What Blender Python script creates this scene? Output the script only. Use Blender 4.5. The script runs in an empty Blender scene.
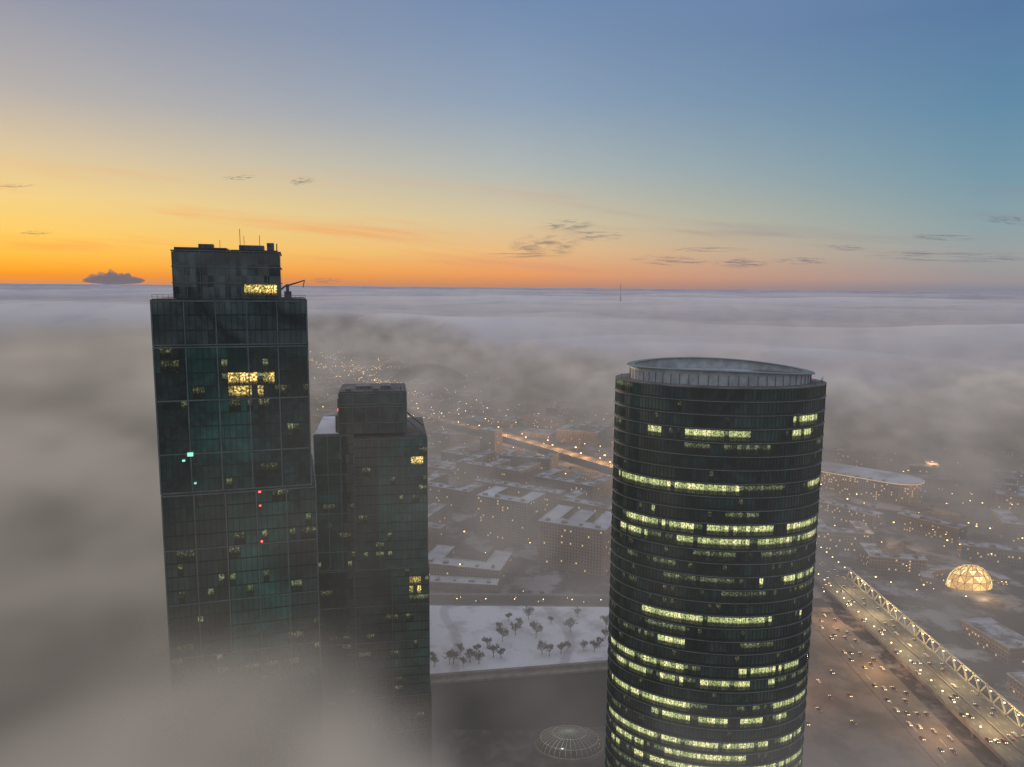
import bpy, bmesh, math, random
from mathutils import Vector, Matrix, noise
random.seed(7)
S=bpy.context.scene
COL=S.collection
S.view_settings.view_transform='Standard'
S.view_settings.look='None'
S.view_settings.exposure=0
def srgb(r,g,b):
    f=lambda c:(c/255/12.92) if c/255<=0.04045 else ((c/255+0.055)/1.055)**2.4
    return (f(r),f(g),f(b),1)
def smooth(x,a,b):
    t=max(0,min(1,(x-a)/(b-a))); return t*t*(3-2*t)
class NT:
    def __init__(s,tree): s.t=tree; s.n=tree.nodes; s.l=tree.links; s.n.clear()
    def new(s,ty,**kw):
        nd=s.n.new(ty)
        for k,v in kw.items(): setattr(nd,k,v)
        return nd
    def set(s,inp,v):
        if isinstance(v,bpy.types.NodeSocket): s.l.new(v,inp)
        else: inp.default_value=v
    def math(s,op,a,b=0.0,c=0.0,clamp=False):
        nd=s.new('ShaderNodeMath',operation=op); nd.use_clamp=clamp
        s.set(nd.inputs[0],a); s.set(nd.inputs[1],b)
        s.set(nd.inputs[2],c)
        return nd.outputs[0]
    def vmath(s,op,a,b=(0,0,0)):
        nd=s.new('ShaderNodeVectorMath',operation=op)
        s.set(nd.inputs[0],a); s.set(nd.inputs[1],b)
        return nd.outputs[0]
    def mr(s,v,a,b,c=0.0,d=1.0,interp='SMOOTHSTEP'):
        nd=s.new('ShaderNodeMapRange',interpolation_type=interp)
        s.set(nd.inputs[0],v)
        for i,x in zip((1,2,3,4),(a,b,c,d)): s.set(nd.inputs[i],x)
        return nd.outputs[0]
    def mix(s,f,a,b):
        nd=s.new('ShaderNodeMix',data_type='RGBA')
        s.set(nd.inputs[0],f); s.set(nd.inputs[6],a); s.set(nd.inputs[7],b)
        return nd.outputs[2]
    def noise(s,vec,scale,detail=3,rough=.5,dist=0.0):
        nd=s.new('ShaderNodeTexNoise')
        s.set(nd.inputs['Vector'],vec); nd.inputs['Scale'].default_value=scale
        nd.inputs['Detail'].default_value=detail; nd.inputs['Roughness'].default_value=rough
        nd.inputs['Distortion'].default_value=dist
        return nd.outputs[0]
    def ramp(s,f,stops):
        nd=s.new('ShaderNodeValToRGB'); s.set(nd.inputs[0],f)
        e=nd.color_ramp.elements
        while len(e)>1: e.remove(e[-1])
        e[0].position=stops[0][0]; e[0].color=stops[0][1]
        for p,c in stops[1:]:
            x=e.new(p); x.color=c
        return nd.outputs[0]
    def sep(s,v):
        nd=s.new('ShaderNodeSeparateXYZ'); s.set(nd.inputs[0],v); return nd.outputs
    def comb(s,x,y,z):
        nd=s.new('ShaderNodeCombineXYZ')
        for i,v in enumerate((x,y,z)): s.set(nd.inputs[i],v)
        return nd.outputs[0]
def newmat(name):
    m=bpy.data.materials.new(name); m.use_nodes=True
    return m,NT(m.node_tree)
def out(nt,surf=None,vol=None):
    o=nt.new('ShaderNodeOutputMaterial')
    if surf is not None: nt.l.new(surf,o.inputs[0])
    if vol is not None: nt.l.new(vol,o.inputs[1])
def bsdf(nt,col,rough=.8,metal=0,emis=None,estr=0.0,normal=None,ior=1.45):
    p=nt.new('ShaderNodeBsdfPrincipled')
    nt.set(p.inputs['Base Color'],col); nt.set(p.inputs['Roughness'],rough); nt.set(p.inputs['Metallic'],metal)
    p.inputs['IOR'].default_value=ior
    if emis is not None: nt.set(p.inputs['Emission Color'],emis); nt.set(p.inputs['Emission Strength'],estr)
    if normal is not None: nt.l.new(normal,p.inputs['Normal'])
    return p.outputs[0]
def mat_noise(name,c1,c2,scale,rough=.8,metal=0,detail=4,ior=1.45,lo=.35,hi=.65):
    m,nt=newmat(name)
    tc=nt.new('ShaderNodeTexCoord').outputs['Object']
    n=nt.noise(tc,scale,detail,.6)
    f=nt.mr(n,lo,hi)
    out(nt,bsdf(nt,nt.mix(f,(*c1,1),(*c2,1)),rough,metal,ior=ior))
    return m
def mat_emit(name,col,strength,base=(.1,.1,.1)):
    m,nt=newmat(name)
    tc=nt.new('ShaderNodeTexCoord').outputs['Object']
    n=nt.noise(tc,.5,2)
    out(nt,bsdf(nt,(*base,1),.6,0,(*col,1),nt.math('MULTIPLY',nt.mr(n,.2,.8,.7,1.2),strength)))
    m.cycles.emission_sampling='NONE'
    return m
M={}
def glass_mat(name,base,ior=1.8,rough=.07,tilt=.02,v=(.7,1.3)):
    m,nt=newmat(name)
    uv=nt.new('ShaderNodeTexCoord').outputs['UV']
    fl=nt.vmath('FLOOR',uv)
    wn=nt.new('ShaderNodeTexWhiteNoise',noise_dimensions='2D'); nt.l.new(fl,wn.inputs['Vector'])
    geo=nt.new('ShaderNodeNewGeometry')
    off=nt.vmath('MULTIPLY',nt.vmath('SUBTRACT',wn.outputs['Color'],(.5,.5,.5)),(tilt,tilt,tilt))
    nrm=nt.vmath('NORMALIZE',nt.vmath('ADD',geo.outputs['Normal'],off))
    tc=nt.new('ShaderNodeTexCoord').outputs['Object']
    big=nt.noise(tc,.045,4,.6,1.5)
    k=nt.math('MULTIPLY',nt.mr(wn.outputs['Value'],0,1,v[0],v[1],'LINEAR'),nt.mr(big,.35,.7,.5,2.0))
    sc=nt.vmath('MULTIPLY',(base[0],base[1],base[2]),nt.comb(k,k,k))
    out(nt,bsdf(nt,sc,rough,0,normal=nrm,ior=ior))
    return m
def lit_mat(name,col,strength,v0=.25,v1=.6,nlo=.40,nhi=.58,wmin=.3,floor_=.06):
    m,nt=newmat(name)
    uv=nt.new('ShaderNodeTexCoord').outputs['UV']
    fl=nt.vmath('FLOOR',uv); fr=nt.vmath('FRACTION',uv)
    wn=nt.new('ShaderNodeTexWhiteNoise',noise_dimensions='2D'); nt.l.new(fl,wn.inputs['Vector'])
    v=nt.sep(fr)[1]
    n=nt.noise(nt.vmath('MULTIPLY',uv,(1.5,3.0,1)),1.7,4,.8)
    ceil=nt.math('MULTIPLY',nt.mr(v,v0,v1,floor_,1.0),nt.mr(v,1.0,.86,.45,1.0))
    k=nt.math('MULTIPLY',ceil,nt.mr(n,nlo,nhi,.10,1.25))
    k=nt.math('MULTIPLY',k,nt.mr(wn.outputs['Value'],0,1,wmin,1.2,'LINEAR'))
    c2=nt.mix(nt.mr(wn.outputs['Value'],.4,1),(*col,1),(col[0]*1.12,col[1]*.96,col[2]*1.15,1))
    out(nt,bsdf(nt,(.012,.022,.018,1),.12,0,c2,nt.math('MULTIPLY',k,strength),ior=1.6))
    m.cycles.emission_sampling='NONE'
    return m
M['glassR']=glass_mat('green_black_glass',(.018,.044,.034),1.75)
M['glassL']=glass_mat('dark_teal_glass',(.015,.042,.036),1.85,.04,.03,(.85,1.15))
M['glassT']=glass_mat('teal_tinted_glass',(.018,.088,.070),1.85,.05,.03,(.85,1.15))
M['lit']=lit_mat('lit_office_glass',(.76,.86,.34),1.15,.30,.55,.41,.56,.38)
M['litdim']=lit_mat('dim_office_glass',(.50,.66,.30),.40,.4,.75,.43,.6)
M['litfaint']=lit_mat('faint_office_glint_glass',(.60,.66,.32),.34,.35,.8,.5,.62)  # dim offices; on the block towers the glow also imitates reflected light dots
M['litwarm']=lit_mat('warm_lit_glass',(1.0,.76,.20),1.7,.1,.45,.46,.59,.2)
M['litteal']=mat_emit('teal_lamp_glow',(.35,1,.75),1.0)
M['litred']=mat_emit('red_beacon_glow',(1,.12,.08),2.2)
M['slab']=mat_noise('dark_spandrel_metal',(.024,.040,.034),(.042,.060,.052),.15,.35,.2)
M['trim']=mat_noise('grey_green_trim',(.19,.22,.20),(.27,.30,.28),.15,.5,.1)
M['mull']=mat_noise('mullion_metal',(.12,.15,.14),(.18,.21,.20),.2,.4,.2)
M['louvre']=mat_noise('grey_louvre_metal',(.055,.062,.060),(.095,.10,.098),.1,.5,.2)
M['greyglass']=glass_mat('grey_plant_glass',(.040,.058,.055),1.85,.08,.03)
M['roofdark']=mat_noise('dark_roof_felt',(.05,.05,.052),(.11,.11,.115),.15,.9)
M['whitepanel']=mat_noise('pale_roof_panel',(.42,.44,.43),(.62,.64,.62),.3,.4)
M['girder']=mat_noise('cream_girder_paint',(.40,.36,.27),(.58,.53,.40),.3,.6)
M['steel']=mat_noise('grey_steel',(.10,.10,.10),(.2,.2,.2),.4,.5,.5)
M['palesteel']=mat_noise('pale_hazy_steel',(.28,.27,.29),(.36,.35,.37),.4,.7,0)
M['snow']=mat_noise('trodden_snow',(.42,.42,.43),(.72,.72,.73),.03,.9,lo=.3,hi=.6)
M['roofsnow']=mat_noise('patchy_roof_snow',(.17,.16,.15),(.62,.62,.63),.06,.9,lo=.38,hi=.6)
M['wallA']=mat_noise('beige_plaster',(.28,.21,.155),(.39,.31,.24),.06,.85)
M['wallB']=mat_noise('grey_brick',(.19,.17,.15),(.27,.24,.215),.06,.85)
M['wallC']=mat_noise('brown_brick',(.16,.105,.08),(.23,.165,.13),.06,.85)
M['cornice']=mat_noise('stone_cornice',(.32,.28,.25),(.42,.38,.34),.2,.8)
M['winglass']=mat_noise('window_glass',(.01,.012,.015),(.03,.035,.04),.3,.15,ior=1.6)
M['winlit']=mat_emit('apartment_window_light',(1.0,.66,.28),1.0)
M['asphalt']=mat_noise('wet_asphalt',(.030,.028,.026),(.06,.056,.052),.05,.55)
M['slush']=mat_noise('slushy_road',(.07,.062,.055),(.16,.145,.13),.04,.7)
M['concrete']=mat_noise('stained_concrete',(.13,.12,.11),(.24,.225,.21),.1,.85)
M['paint']=mat_noise('road_paint',(.5,.5,.48),(.75,.75,.72),.3,.7)
M['bark']=mat_noise('dark_bark',(.05,.045,.04),(.08,.075,.07),.6,.95)
M['twig']=mat_noise('grey_brown_twigs',(.10,.10,.105),(.16,.16,.165),.6,.95)
M['lampwarm']=mat_emit('warm_lamp_glow',(1.0,.62,.24),8)
M['lampwhite']=mat_emit('pale_lamp_glow',(1.0,.78,.42),5)
M['lampave']=mat_emit('amber_avenue_glow',(1.0,.58,.18),7)
M['lampfar']=mat_emit('hazy_far_lamp_glow',(1.0,.60,.22),3.2)
M['head']=mat_emit('headlight_glow',(1.0,.74,.40),5)
M['tail']=mat_emit('tail_light_glow',(1.0,.30,.10),1.6)
M['gold']=mat_emit('golden_glass_glow',(1.0,.62,.16),2.2)
M['tyre']=mat_noise('tyre_rubber',(.015,.015,.015),(.03,.03,.03),2,.9)
m,nt=newmat('city_ground')
P=nt.new('ShaderNodeTexCoord').outputs['Object']
n1=nt.noise(P,.02,6,.65); n2=nt.noise(P,.004,4,.5)
f=nt.math('MULTIPLY',nt.mr(n1,.46,.60),nt.mr(n2,.4,.6,.35,1.0))
c=nt.mix(f,(.052,.045,.040,1),(.45,.44,.44,1))
out(nt,bsdf(nt,c,.9)); M['ground']=m
m,nt=newmat('river_water')
P=nt.new('ShaderNodeTexCoord').outputs['Object']
b=nt.new('ShaderNodeBump'); b.inputs['Strength'].default_value=.5; b.inputs['Distance'].default_value=.7
nt.l.new(nt.noise(P,.10,5,.65),b.inputs['Height'])
out(nt,bsdf(nt,(.012,.011,.010,1),.3,0,normal=b.outputs[0],ior=1.2)); M['water']=m
for nme,c in (('silver',(.35,.36,.38)),('black',(.02,.02,.022)),('white',(.6,.6,.6)),('darkred',(.18,.02,.02)),('blue',(.03,.05,.13))):
    M['car_'+nme]=mat_noise(nme+'_car_paint',c,tuple(x*.8 for x in c),.6,.3)
def mesh_obj(name,verts,faces,mats,fm=None,parent=None,loc=(0,0,0),uvs=None,smoothf=False):
    me=bpy.data.meshes.new(name)
    me.from_pydata([tuple(v) for v in verts],[],faces)
    for mt in mats: me.materials.append(M[mt] if isinstance(mt,str) else mt)
    if fm: me.polygons.foreach_set('material_index',fm)
    if uvs:
        l=me.uv_layers.new(name='UVMap')
        flat=[c for u in uvs for c in u]; l.data.foreach_set('uv',flat)
    if smoothf: me.polygons.foreach_set('use_smooth',[True]*len(me.polygons))
    me.update()
    o=bpy.data.objects.new(name,me); COL.objects.link(o); o.location=loc
    if parent: o.parent=parent
    return o
def empty(name,loc,label,cat,group=None):
    o=bpy.data.objects.new(name,None); COL.objects.link(o); o.location=loc; o.empty_display_size=1
    o['label']=label; o['category']=cat
    if group: o['group']=group
    return o
class MB:
    def __init__(s): s.v=[]; s.f=[]; s.m=[]
    def box(s,x0,x1,y0,y1,z0,z1,mi=0,top=None,taper=0):
        b=len(s.v); t=taper
        s.v+=[(x0,y0,z0),(x1,y0,z0),(x1,y1,z0),(x0,y1,z0),(x0+t,y0+t,z1),(x1-t,y0+t,z1),(x1-t,y1-t,z1),(x0+t,y1-t,z1)]
        s.f+=[(b+3,b+2,b+1,b),(b+4,b+5,b+6,b+7),(b,b+1,b+5,b+4),(b+1,b+2,b+6,b+5),(b+2,b+3,b+7,b+6),(b+3,b,b+4,b+7)]
        s.m+=[mi,mi if top is None else top,mi,mi,mi,mi]
    def bar(s,a,b_,w,mi=0,w2=None):
        a=Vector(a);c=Vector(b_); d=(c-a)
        if d.length<1e-6: return
        d.normalize(); up=Vector((0,0,1)) if abs(d.z)<.9 else Vector((1,0,0))
        x=d.cross(up).normalized(); y=d.cross(x).normalized(); w2=w if w2 is None else w2
        k=len(s.v)
        for p,ww in ((a,w),(c,w2)):
            for sx,sy in ((-1,-1),(1,-1),(1,1),(-1,1)): s.v.append(tuple(p+x*sx*ww/2+y*sy*ww/2))
        s.f+=[(k,k+1,k+2,k+3),(k+7,k+6,k+5,k+4)]+[(k+i,k+4+i,k+4+(i+1)%4,k+(i+1)%4) for i in range(4)]
        s.m+=[mi]*6
    def add(s,V,F,mi=0):
        k=len(s.v); s.v+=V; s.f+=[tuple(t+k for t in f_) for f_ in F]; s.m+=[mi]*len(F)
    def obj(s,name,mats,parent=None,loc=(0,0,0)): return mesh_obj(name,s.v,s.f,mats,s.m,parent,loc)
def copy_tree(root,kids,loc,rot,scale=1):
    r=root.copy(); COL.objects.link(r); r.location=loc; r.rotation_euler=(0,0,rot); r.scale=(scale,)*3 if not isinstance(scale,tuple) else scale
    for k in kids:
        c=k.copy(); COL.objects.link(c); c.parent=r
    return r
cam=bpy.data.objects.new('camera',bpy.data.cameras.new('camera')); COL.objects.link(cam)
cam.data.sensor_width=36; cam.data.lens=26.0; cam.data.clip_start=1; cam.data.clip_end=200000
cam.matrix_world=Matrix.Translation((0,0,290))@Matrix.Rotation(math.radians(82.5),4,'X')@Matrix.Rotation(math.radians(.5),4,'Z')
S.camera=cam
# ------------------------------------------------------------ world
W=bpy.data.worlds.new('World'); S.world=W; W.use_nodes=True
nt=NT(W.node_tree)
D=nt.vmath('NORMALIZE',nt.new('ShaderNodeTexCoord').outputs['Generated'])
x,y,z=nt.sep(D)
hz=nt.math('MAXIMUM',z,0.0)
left=nt.ramp(hz,[(0,srgb(220,146,84)),(.008,srgb(245,152,46)),(.020,srgb(254,180,56)),(.045,srgb(255,206,92)),(.095,srgb(244,211,138)),(.15,srgb(218,198,164)),(.205,srgb(184,178,174)),(.30,srgb(148,153,170)),(.5,srgb(148,156,182)),(1,srgb(184,190,208))])
mid=nt.ramp(hz,[(0,srgb(196,140,108)),(.0147,srgb(236,158,100)),(.0476,srgb(236,190,134)),(.0864,srgb(216,198,162)),(.149,srgb(180,186,182)),(.233,srgb(144,163,186)),(.34,srgb(116,142,178)),(.5,srgb(136,155,192)),(1,srgb(184,190,208))])
right=nt.ramp(hz,[(0,srgb(136,136,148)),(.0122,srgb(158,150,152)),(.04,srgb(158,162,162)),(.073,srgb(142,163,168)),(.127,srgb(120,154,171)),(.201,srgb(100,140,169)),(.298,srgb(90,123,163)),(.5,srgb(130,150,188)),(1,srgb(184,190,208))])
hl=nt.math('SQRT',nt.math('ADD',nt.math('MULTIPLY',x,x),nt.math('MULTIPLY',y,y)))
sa=nt.math('DIVIDE',x,nt.math('MAXIMUM',hl,.001))
c=nt.mix(nt.mr(sa,-.55,0.0,interp='LINEAR'),left,mid)
c=nt.mix(nt.mr(sa,0.0,.53,interp='LINEAR'),c,right)
sn=nt.noise(nt.vmath('MULTIPLY',nt.vmath('ADD',D,nt.comb(0,0,nt.math('MULTIPLY',x,.10))),(2.2,2.2,30)),1.6,4,.5,.3)
sm=nt.math('MULTIPLY',nt.mr(sn,.5,.75),nt.math('MULTIPLY',nt.mr(z,.008,.035),nt.mr(z,.16,.06)))
c=nt.mix(nt.math('MULTIPLY',sm,.5),c,nt.mix(nt.mr(sa,-.3,.4),srgb(250,150,84),srgb(146,138,146)))
back=nt.ramp(hz,[(0,srgb(156,156,158)),(.1,srgb(146,152,162)),(.4,srgb(144,154,176)),(1,srgb(184,190,208))])
c=nt.mix(nt.mr(y,.25,-.45),c,back)
c=nt.mix(nt.mr(z,-.02,-.2),c,srgb(84,80,78))
sky=nt.new('ShaderNodeTexSky',sky_type='NISHITA'); sky.sun_disc=False
sky.sun_elevation=math.radians(1.0); sky.sun_rotation=math.radians(-36)
b1=nt.new('ShaderNodeBackground'); nt.l.new(c,b1.inputs[0]); b1.inputs[1].default_value=.97
b2=nt.new('ShaderNodeBackground'); nt.l.new(sky.outputs[0],b2.inputs[0]); b2.inputs[1].default_value=.003
ad=nt.new('ShaderNodeAddShader'); nt.l.new(b1.outputs[0],ad.inputs[0]); nt.l.new(b2.outputs[0],ad.inputs[1])
o=nt.new('ShaderNodeOutputWorld'); nt.l.new(ad.outputs[0],o.inputs[0])
sun=bpy.data.lights.new('sun','SUN'); sun.energy=1.6; sun.color=(1,.72,.54); sun.angle=math.radians(4)
so=bpy.data.objects.new('sun',sun); COL.objects.link(so)
az=math.radians(-36); el=math.radians(4.5)
dv=Vector((math.sin(az)*math.cos(el),math.cos(az)*math.cos(el),math.sin(el)))
so.rotation_euler=dv.to_track_quat('Z','Y').to_euler()
# ------------------------------------------------------------ fog fields
def fog_mask(X,Y):
    xb=-25-.31*(Y-300); s=(X-xb)/(1+max(Y,0)/1500)
    s+=90*noise.noise(Vector((X/350,Y/500,3.1)))
    L=1-smooth(s,-95,25)
    yf=max(1180,min(2900,1780-1.6*X))
    F=smooth(Y-yf+260*noise.noise(Vector((X/400,Y/500,7))),-150,520)
    return max(L,F)
V=[];Fc=[]
rs=[0]+[150*1.25**i for i in range(30)]
NA=48
V.append((0,0,0))
for r in rs[1:]:
    for a in range(NA): V.append((r*math.cos(2*math.pi*a/NA),r*math.sin(2*math.pi*a/NA),0))
for a in range(NA): Fc.append((0,1+a,1+(a+1)%NA))
for i in range(len(rs)-2):
    for a in range(NA):
        p=1+i*NA
        Fc.append((p+a,p+NA+a,p+NA+(a+1)%NA,p+(a+1)%NA))
g=mesh_obj('ground',V,Fc,['ground']); g['kind']='structure'
NR,NC=340,480
V=[];Fc=[];A=[]
for i in range(NR):
    r=420*(160**(i/(NR-1)))
    for j in range(NC):
        a=math.radians(-80+160*j/(NC-1)); X=r*math.sin(a); Y=r*math.cos(a)
        mk=fog_mask(X,Y)
        w=noise.noise(Vector((X/2200,Y/1800,1)))
        h=noise.fractal(Vector(((X+w*500)/1900,(Y+w*500)/850,2)),1.3,2.0,3)
        rd=1-abs(noise.noise(Vector((X/3800+5,(Y+.3*X+w*600)/1300,4))))*2.8
        rd2=1-abs(noise.noise(Vector((X/9000+2,(Y-.2*X+w*900)/3400,14))))*2.8
        k=smooth(r,900,2600); k2=smooth(r,3500,8000); k3=smooth(r,12000,30000)
        hh=122+62*h*(.35+.65*k)*(1-.6*k2)+50*rd*k*(1-.45*k2)+52*rd2*k2*(1-.5*k3)+(7*noise.noise(Vector((X/420,Y/260,8))))*(1-k2)
        V.append((X,Y,20+(min(hh,236)-20)*smooth(mk,.1,1))); A.append(mk)
for i in range(NR-1):
    for j in range(NC-1):
        p=i*NC+j
        if max(A[p],A[p+1],A[p+NC],A[p+NC+1])>.42: Fc.append((p,p+NC,p+NC+1,p+1))
m,nt=newmat('fog_bank_surface')
at=nt.new('ShaderNodeAttribute'); at.attribute_name='fog'
P=nt.new('ShaderNodeTexCoord').outputs['Object']
nn=nt.noise(P,.005,4,.5)
al=nt.mr(nt.math('ADD',at.outputs['Fac'],nt.math('MULTIPLY',nt.math('SUBTRACT',nn,.5),.5)),.55,1.02)
n2=nt.noise(nt.vmath('MULTIPLY',P,(.00025,.0007,.003)),1,3,.5,.6)
px_,yy,zz_=nt.sep(P)
crest_shade=nt.mr(zz_,70,205,.42,1.12)  # crest and trough shading painted into the fog colour by height
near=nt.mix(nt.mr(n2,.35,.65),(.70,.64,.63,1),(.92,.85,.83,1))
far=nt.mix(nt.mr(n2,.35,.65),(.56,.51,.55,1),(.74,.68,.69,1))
colr=nt.mix(nt.mr(yy,2500,16000),near,far)  # distance haze painted into the surface colour
colr=nt.vmath('MULTIPLY',colr,nt.comb(crest_shade,crest_shade,nt.mr(zz_,70,205,.52,1.10)))
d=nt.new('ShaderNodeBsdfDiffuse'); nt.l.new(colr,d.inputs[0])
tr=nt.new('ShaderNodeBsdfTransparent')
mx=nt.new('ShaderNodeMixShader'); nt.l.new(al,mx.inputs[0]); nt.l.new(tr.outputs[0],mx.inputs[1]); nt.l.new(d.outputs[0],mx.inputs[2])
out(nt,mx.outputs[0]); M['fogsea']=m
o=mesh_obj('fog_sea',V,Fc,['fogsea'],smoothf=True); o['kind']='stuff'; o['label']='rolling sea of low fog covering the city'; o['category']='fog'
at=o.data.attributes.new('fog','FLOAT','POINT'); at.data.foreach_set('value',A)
# ---- fog volume : density grid from a Volume Cube
m,nt=newmat('drifting_fog')
P=nt.new('ShaderNodeNewGeometry').outputs['Position']
X,Y,Z=nt.sep(P)
at=nt.new('ShaderNodeAttribute'); at.attribute_name='density'
n=nt.noise(nt.vmath('MULTIPLY',P,(1,.8,1.7)),.016,2,.55)
dens=nt.math('MULTIPLY',at.outputs['Fac'],nt.mr(n,.34,.66,.005,.0155))
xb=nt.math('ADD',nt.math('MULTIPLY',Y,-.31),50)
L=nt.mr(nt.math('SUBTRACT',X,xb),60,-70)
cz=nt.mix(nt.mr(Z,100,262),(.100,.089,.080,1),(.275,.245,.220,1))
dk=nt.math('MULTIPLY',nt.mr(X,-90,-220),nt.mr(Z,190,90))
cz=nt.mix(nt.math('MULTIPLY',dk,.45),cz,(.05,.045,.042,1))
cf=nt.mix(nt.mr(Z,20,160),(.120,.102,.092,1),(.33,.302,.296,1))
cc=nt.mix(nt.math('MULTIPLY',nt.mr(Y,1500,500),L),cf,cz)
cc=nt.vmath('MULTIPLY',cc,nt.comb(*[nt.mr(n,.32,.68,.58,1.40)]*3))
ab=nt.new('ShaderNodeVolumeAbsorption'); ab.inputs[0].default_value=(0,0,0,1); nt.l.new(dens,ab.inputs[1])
em=nt.new('ShaderNodeEmission'); nt.l.new(cc,em.inputs[0]); nt.l.new(dens,em.inputs[1])  # fog's own glow stands in for scattered sky light, dimmer low down
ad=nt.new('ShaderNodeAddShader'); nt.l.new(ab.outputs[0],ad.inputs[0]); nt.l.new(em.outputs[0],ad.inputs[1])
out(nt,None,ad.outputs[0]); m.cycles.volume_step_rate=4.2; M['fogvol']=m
gt=bpy.data.node_groups.new('fog_density','GeometryNodeTree')
gt.interface.new_socket(name='Geometry',in_out='OUTPUT',socket_type='NodeSocketGeometry')
nt=NT(gt)
P=nt.new('GeometryNodeInputPosition').outputs[0]
X,Y,Z=nt.sep(P)
n=nt.noise(nt.vmath('MULTIPLY',P,(1,.8,1.6)),.0085,4,.6)
nb=nt.math('SUBTRACT',n,.5)
xb=nt.math('ADD',nt.math('MULTIPLY',Y,-.31),50)
s=nt.math('DIVIDE',nt.math('SUBTRACT',X,xb),nt.math('ADD',nt.math('DIVIDE',Y,1500),1.0))
s=nt.math('ADD',s,nt.math('MULTIPLY',nb,150))
L=nt.mr(s,45,-70)
yf=nt.math('MINIMUM',nt.math('MAXIMUM',nt.math('SUBTRACT',1780,nt.math('MULTIPLY',X,1.6)),1180),2900)
Ff=nt.mr(nt.math('ADD',nt.math('SUBTRACT',Y,yf),nt.math('MULTIPLY',nb,800)),-350,450)
mask=nt.math('MAXIMUM',L,Ff)
nearb=nt.mr(Y,1100,400)
lb=nt.math('ADD',nt.mr(X,-100,-260,0,66),64)
top=nt.math('ADD',nt.math('MULTIPLY',mask,nt.math('ADD',nt.math('MULTIPLY',nearb,lb),nt.mr(Y,1300,2100,126,62))),5)
top=nt.math('ADD',top,nt.math('MULTIPLY',nb,nt.math('MULTIPLY',nt.math('ADD',mask,.12),nt.mr(Y,1300,2100,230,90))))
core=nt.mr(nt.math('SUBTRACT',top,Z),-8,45)
def sq(v,c,r):
    t=nt.math('DIVIDE',nt.math('SUBTRACT',v,c),r); return nt.math('MULTIPLY',t,t)
el_=nt.math('ADD',sq(X,-84,92),nt.math('ADD',sq(Y,150,76),sq(Z,108,92)))
plume=nt.mr(nt.math('ADD',el_,nt.math('MULTIPLY',nb,-3.0)),1.38,.72)
el2=nt.math('ADD',sq(X,75,75),nt.math('ADD',sq(Y,185,45),sq(Z,120,62)))
plume2=nt.mr(nt.math('ADD',el2,nt.math('MULTIPLY',nb,-4)),1.2,.2)
dens=nt.math('ADD',nt.math('MULTIPLY',core,nt.mr(n,.3,.7,1.0,2.4)),nt.math('MULTIPLY',plume,nt.mr(n,.3,.65,2.2,5.5)))
dens=nt.math('ADD',dens,nt.math('MULTIPLY',plume2,.34))
hz_=nt.mr(Z,190,20,.022,.135,'LINEAR')
dens=nt.math('ADD',dens,nt.math('MULTIPLY',hz_,nt.mr(n,.34,.66,.2,2.0)))
e=nt.math('MULTIPLY',nt.mr(Y,3300,2700),nt.math('MULTIPLY',nt.mr(X,-1500,-1100),nt.math('MULTIPLY',nt.mr(X,1900,1500),nt.mr(Z,288,270))))
dens=nt.math('MULTIPLY',dens,e)
vc=nt.new('GeometryNodeVolumeCube')
nt.l.new(dens,vc.inputs['Density']); vc.inputs['Background'].default_value=0
vc.inputs['Min'].default_value=(-1500,30,-4); vc.inputs['Max'].default_value=(1900,3390,292)
vc.inputs['Resolution X'].default_value=227; vc.inputs['Resolution Y'].default_value=224; vc.inputs['Resolution Z'].default_value=37
sm_=nt.new('GeometryNodeSetMaterial'); sm_.inputs['Material'].default_value=M['fogvol']
nt.l.new(vc.outputs[0],sm_.inputs[0])
go=nt.new('NodeGroupOutput'); nt.l.new(sm_.outputs[0],go.inputs[0])
me=bpy.data.meshes.new('fog'); me.from_pydata([(0,0,0)],[],[]); me.materials.append(M['fogvol'])
o=bpy.data.objects.new('fog',me); COL.objects.link(o)
md=o.modifiers.new('density','NODES'); md.node_group=gt
o['kind']='stuff'; o['label']='drifting grey fog around the towers'; o['category']='fog'
# ------------------------------------------------------------ towers
def band(name,pts,z0,z1,pm,mats,parent,floor_i):
    n=len(pts); V=[(p[0],p[1],z0) for p in pts]+[(p[0],p[1],z1) for p in pts]
    F=[];uv=[]
    for i in range(n):
        j=(i+1)%n; F.append((i,j,n+j,n+i))
        uv+=[(i+.001,floor_i+.001),(i+.999,floor_i+.001),(i+.999,floor_i+.999),(i+.001,floor_i+.999)]
    return mesh_obj(name,V,F,mats,pm,parent,uvs=uv)
def ring_solid(pts,pts_in,z0,z1):
    n=len(pts); f0=z0 if callable(z0) else (lambda x,y:z0); f1=z1 if callable(z1) else (lambda x,y:z1)
    V=[(p[0],p[1],f0(*p)) for p in pts]+[(p[0],p[1],f1(*p)) for p in pts]+[(p[0],p[1],f1(*p)) for p in pts_in]+[(p[0],p[1],f0(*p)) for p in pts_in]
    F=[]
    for i in range(n):
        j=(i+1)%n
        F+=[(i,j,n+j,n+i),(n+i,n+j,2*n+j,2*n+i),(2*n+i,2*n+j,3*n+j,3*n+i),(3*n+i,3*n+j,j,i)]
    return V,F
def ell(a,b,n,ph=0): return [(a*math.cos(2*math.pi*i/n+ph),b*math.sin(2*math.pi*i/n+ph)) for i in range(n)]
rt=empty('oval_office_tower',(67.5,240,0),'oval dark green glass office tower with many lit storeys','tower')
rt.rotation_euler=(0,0,math.radians(-6))
NP=160; FH=4.2; ZT=260.2
A_,B_=33.2,22
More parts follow.
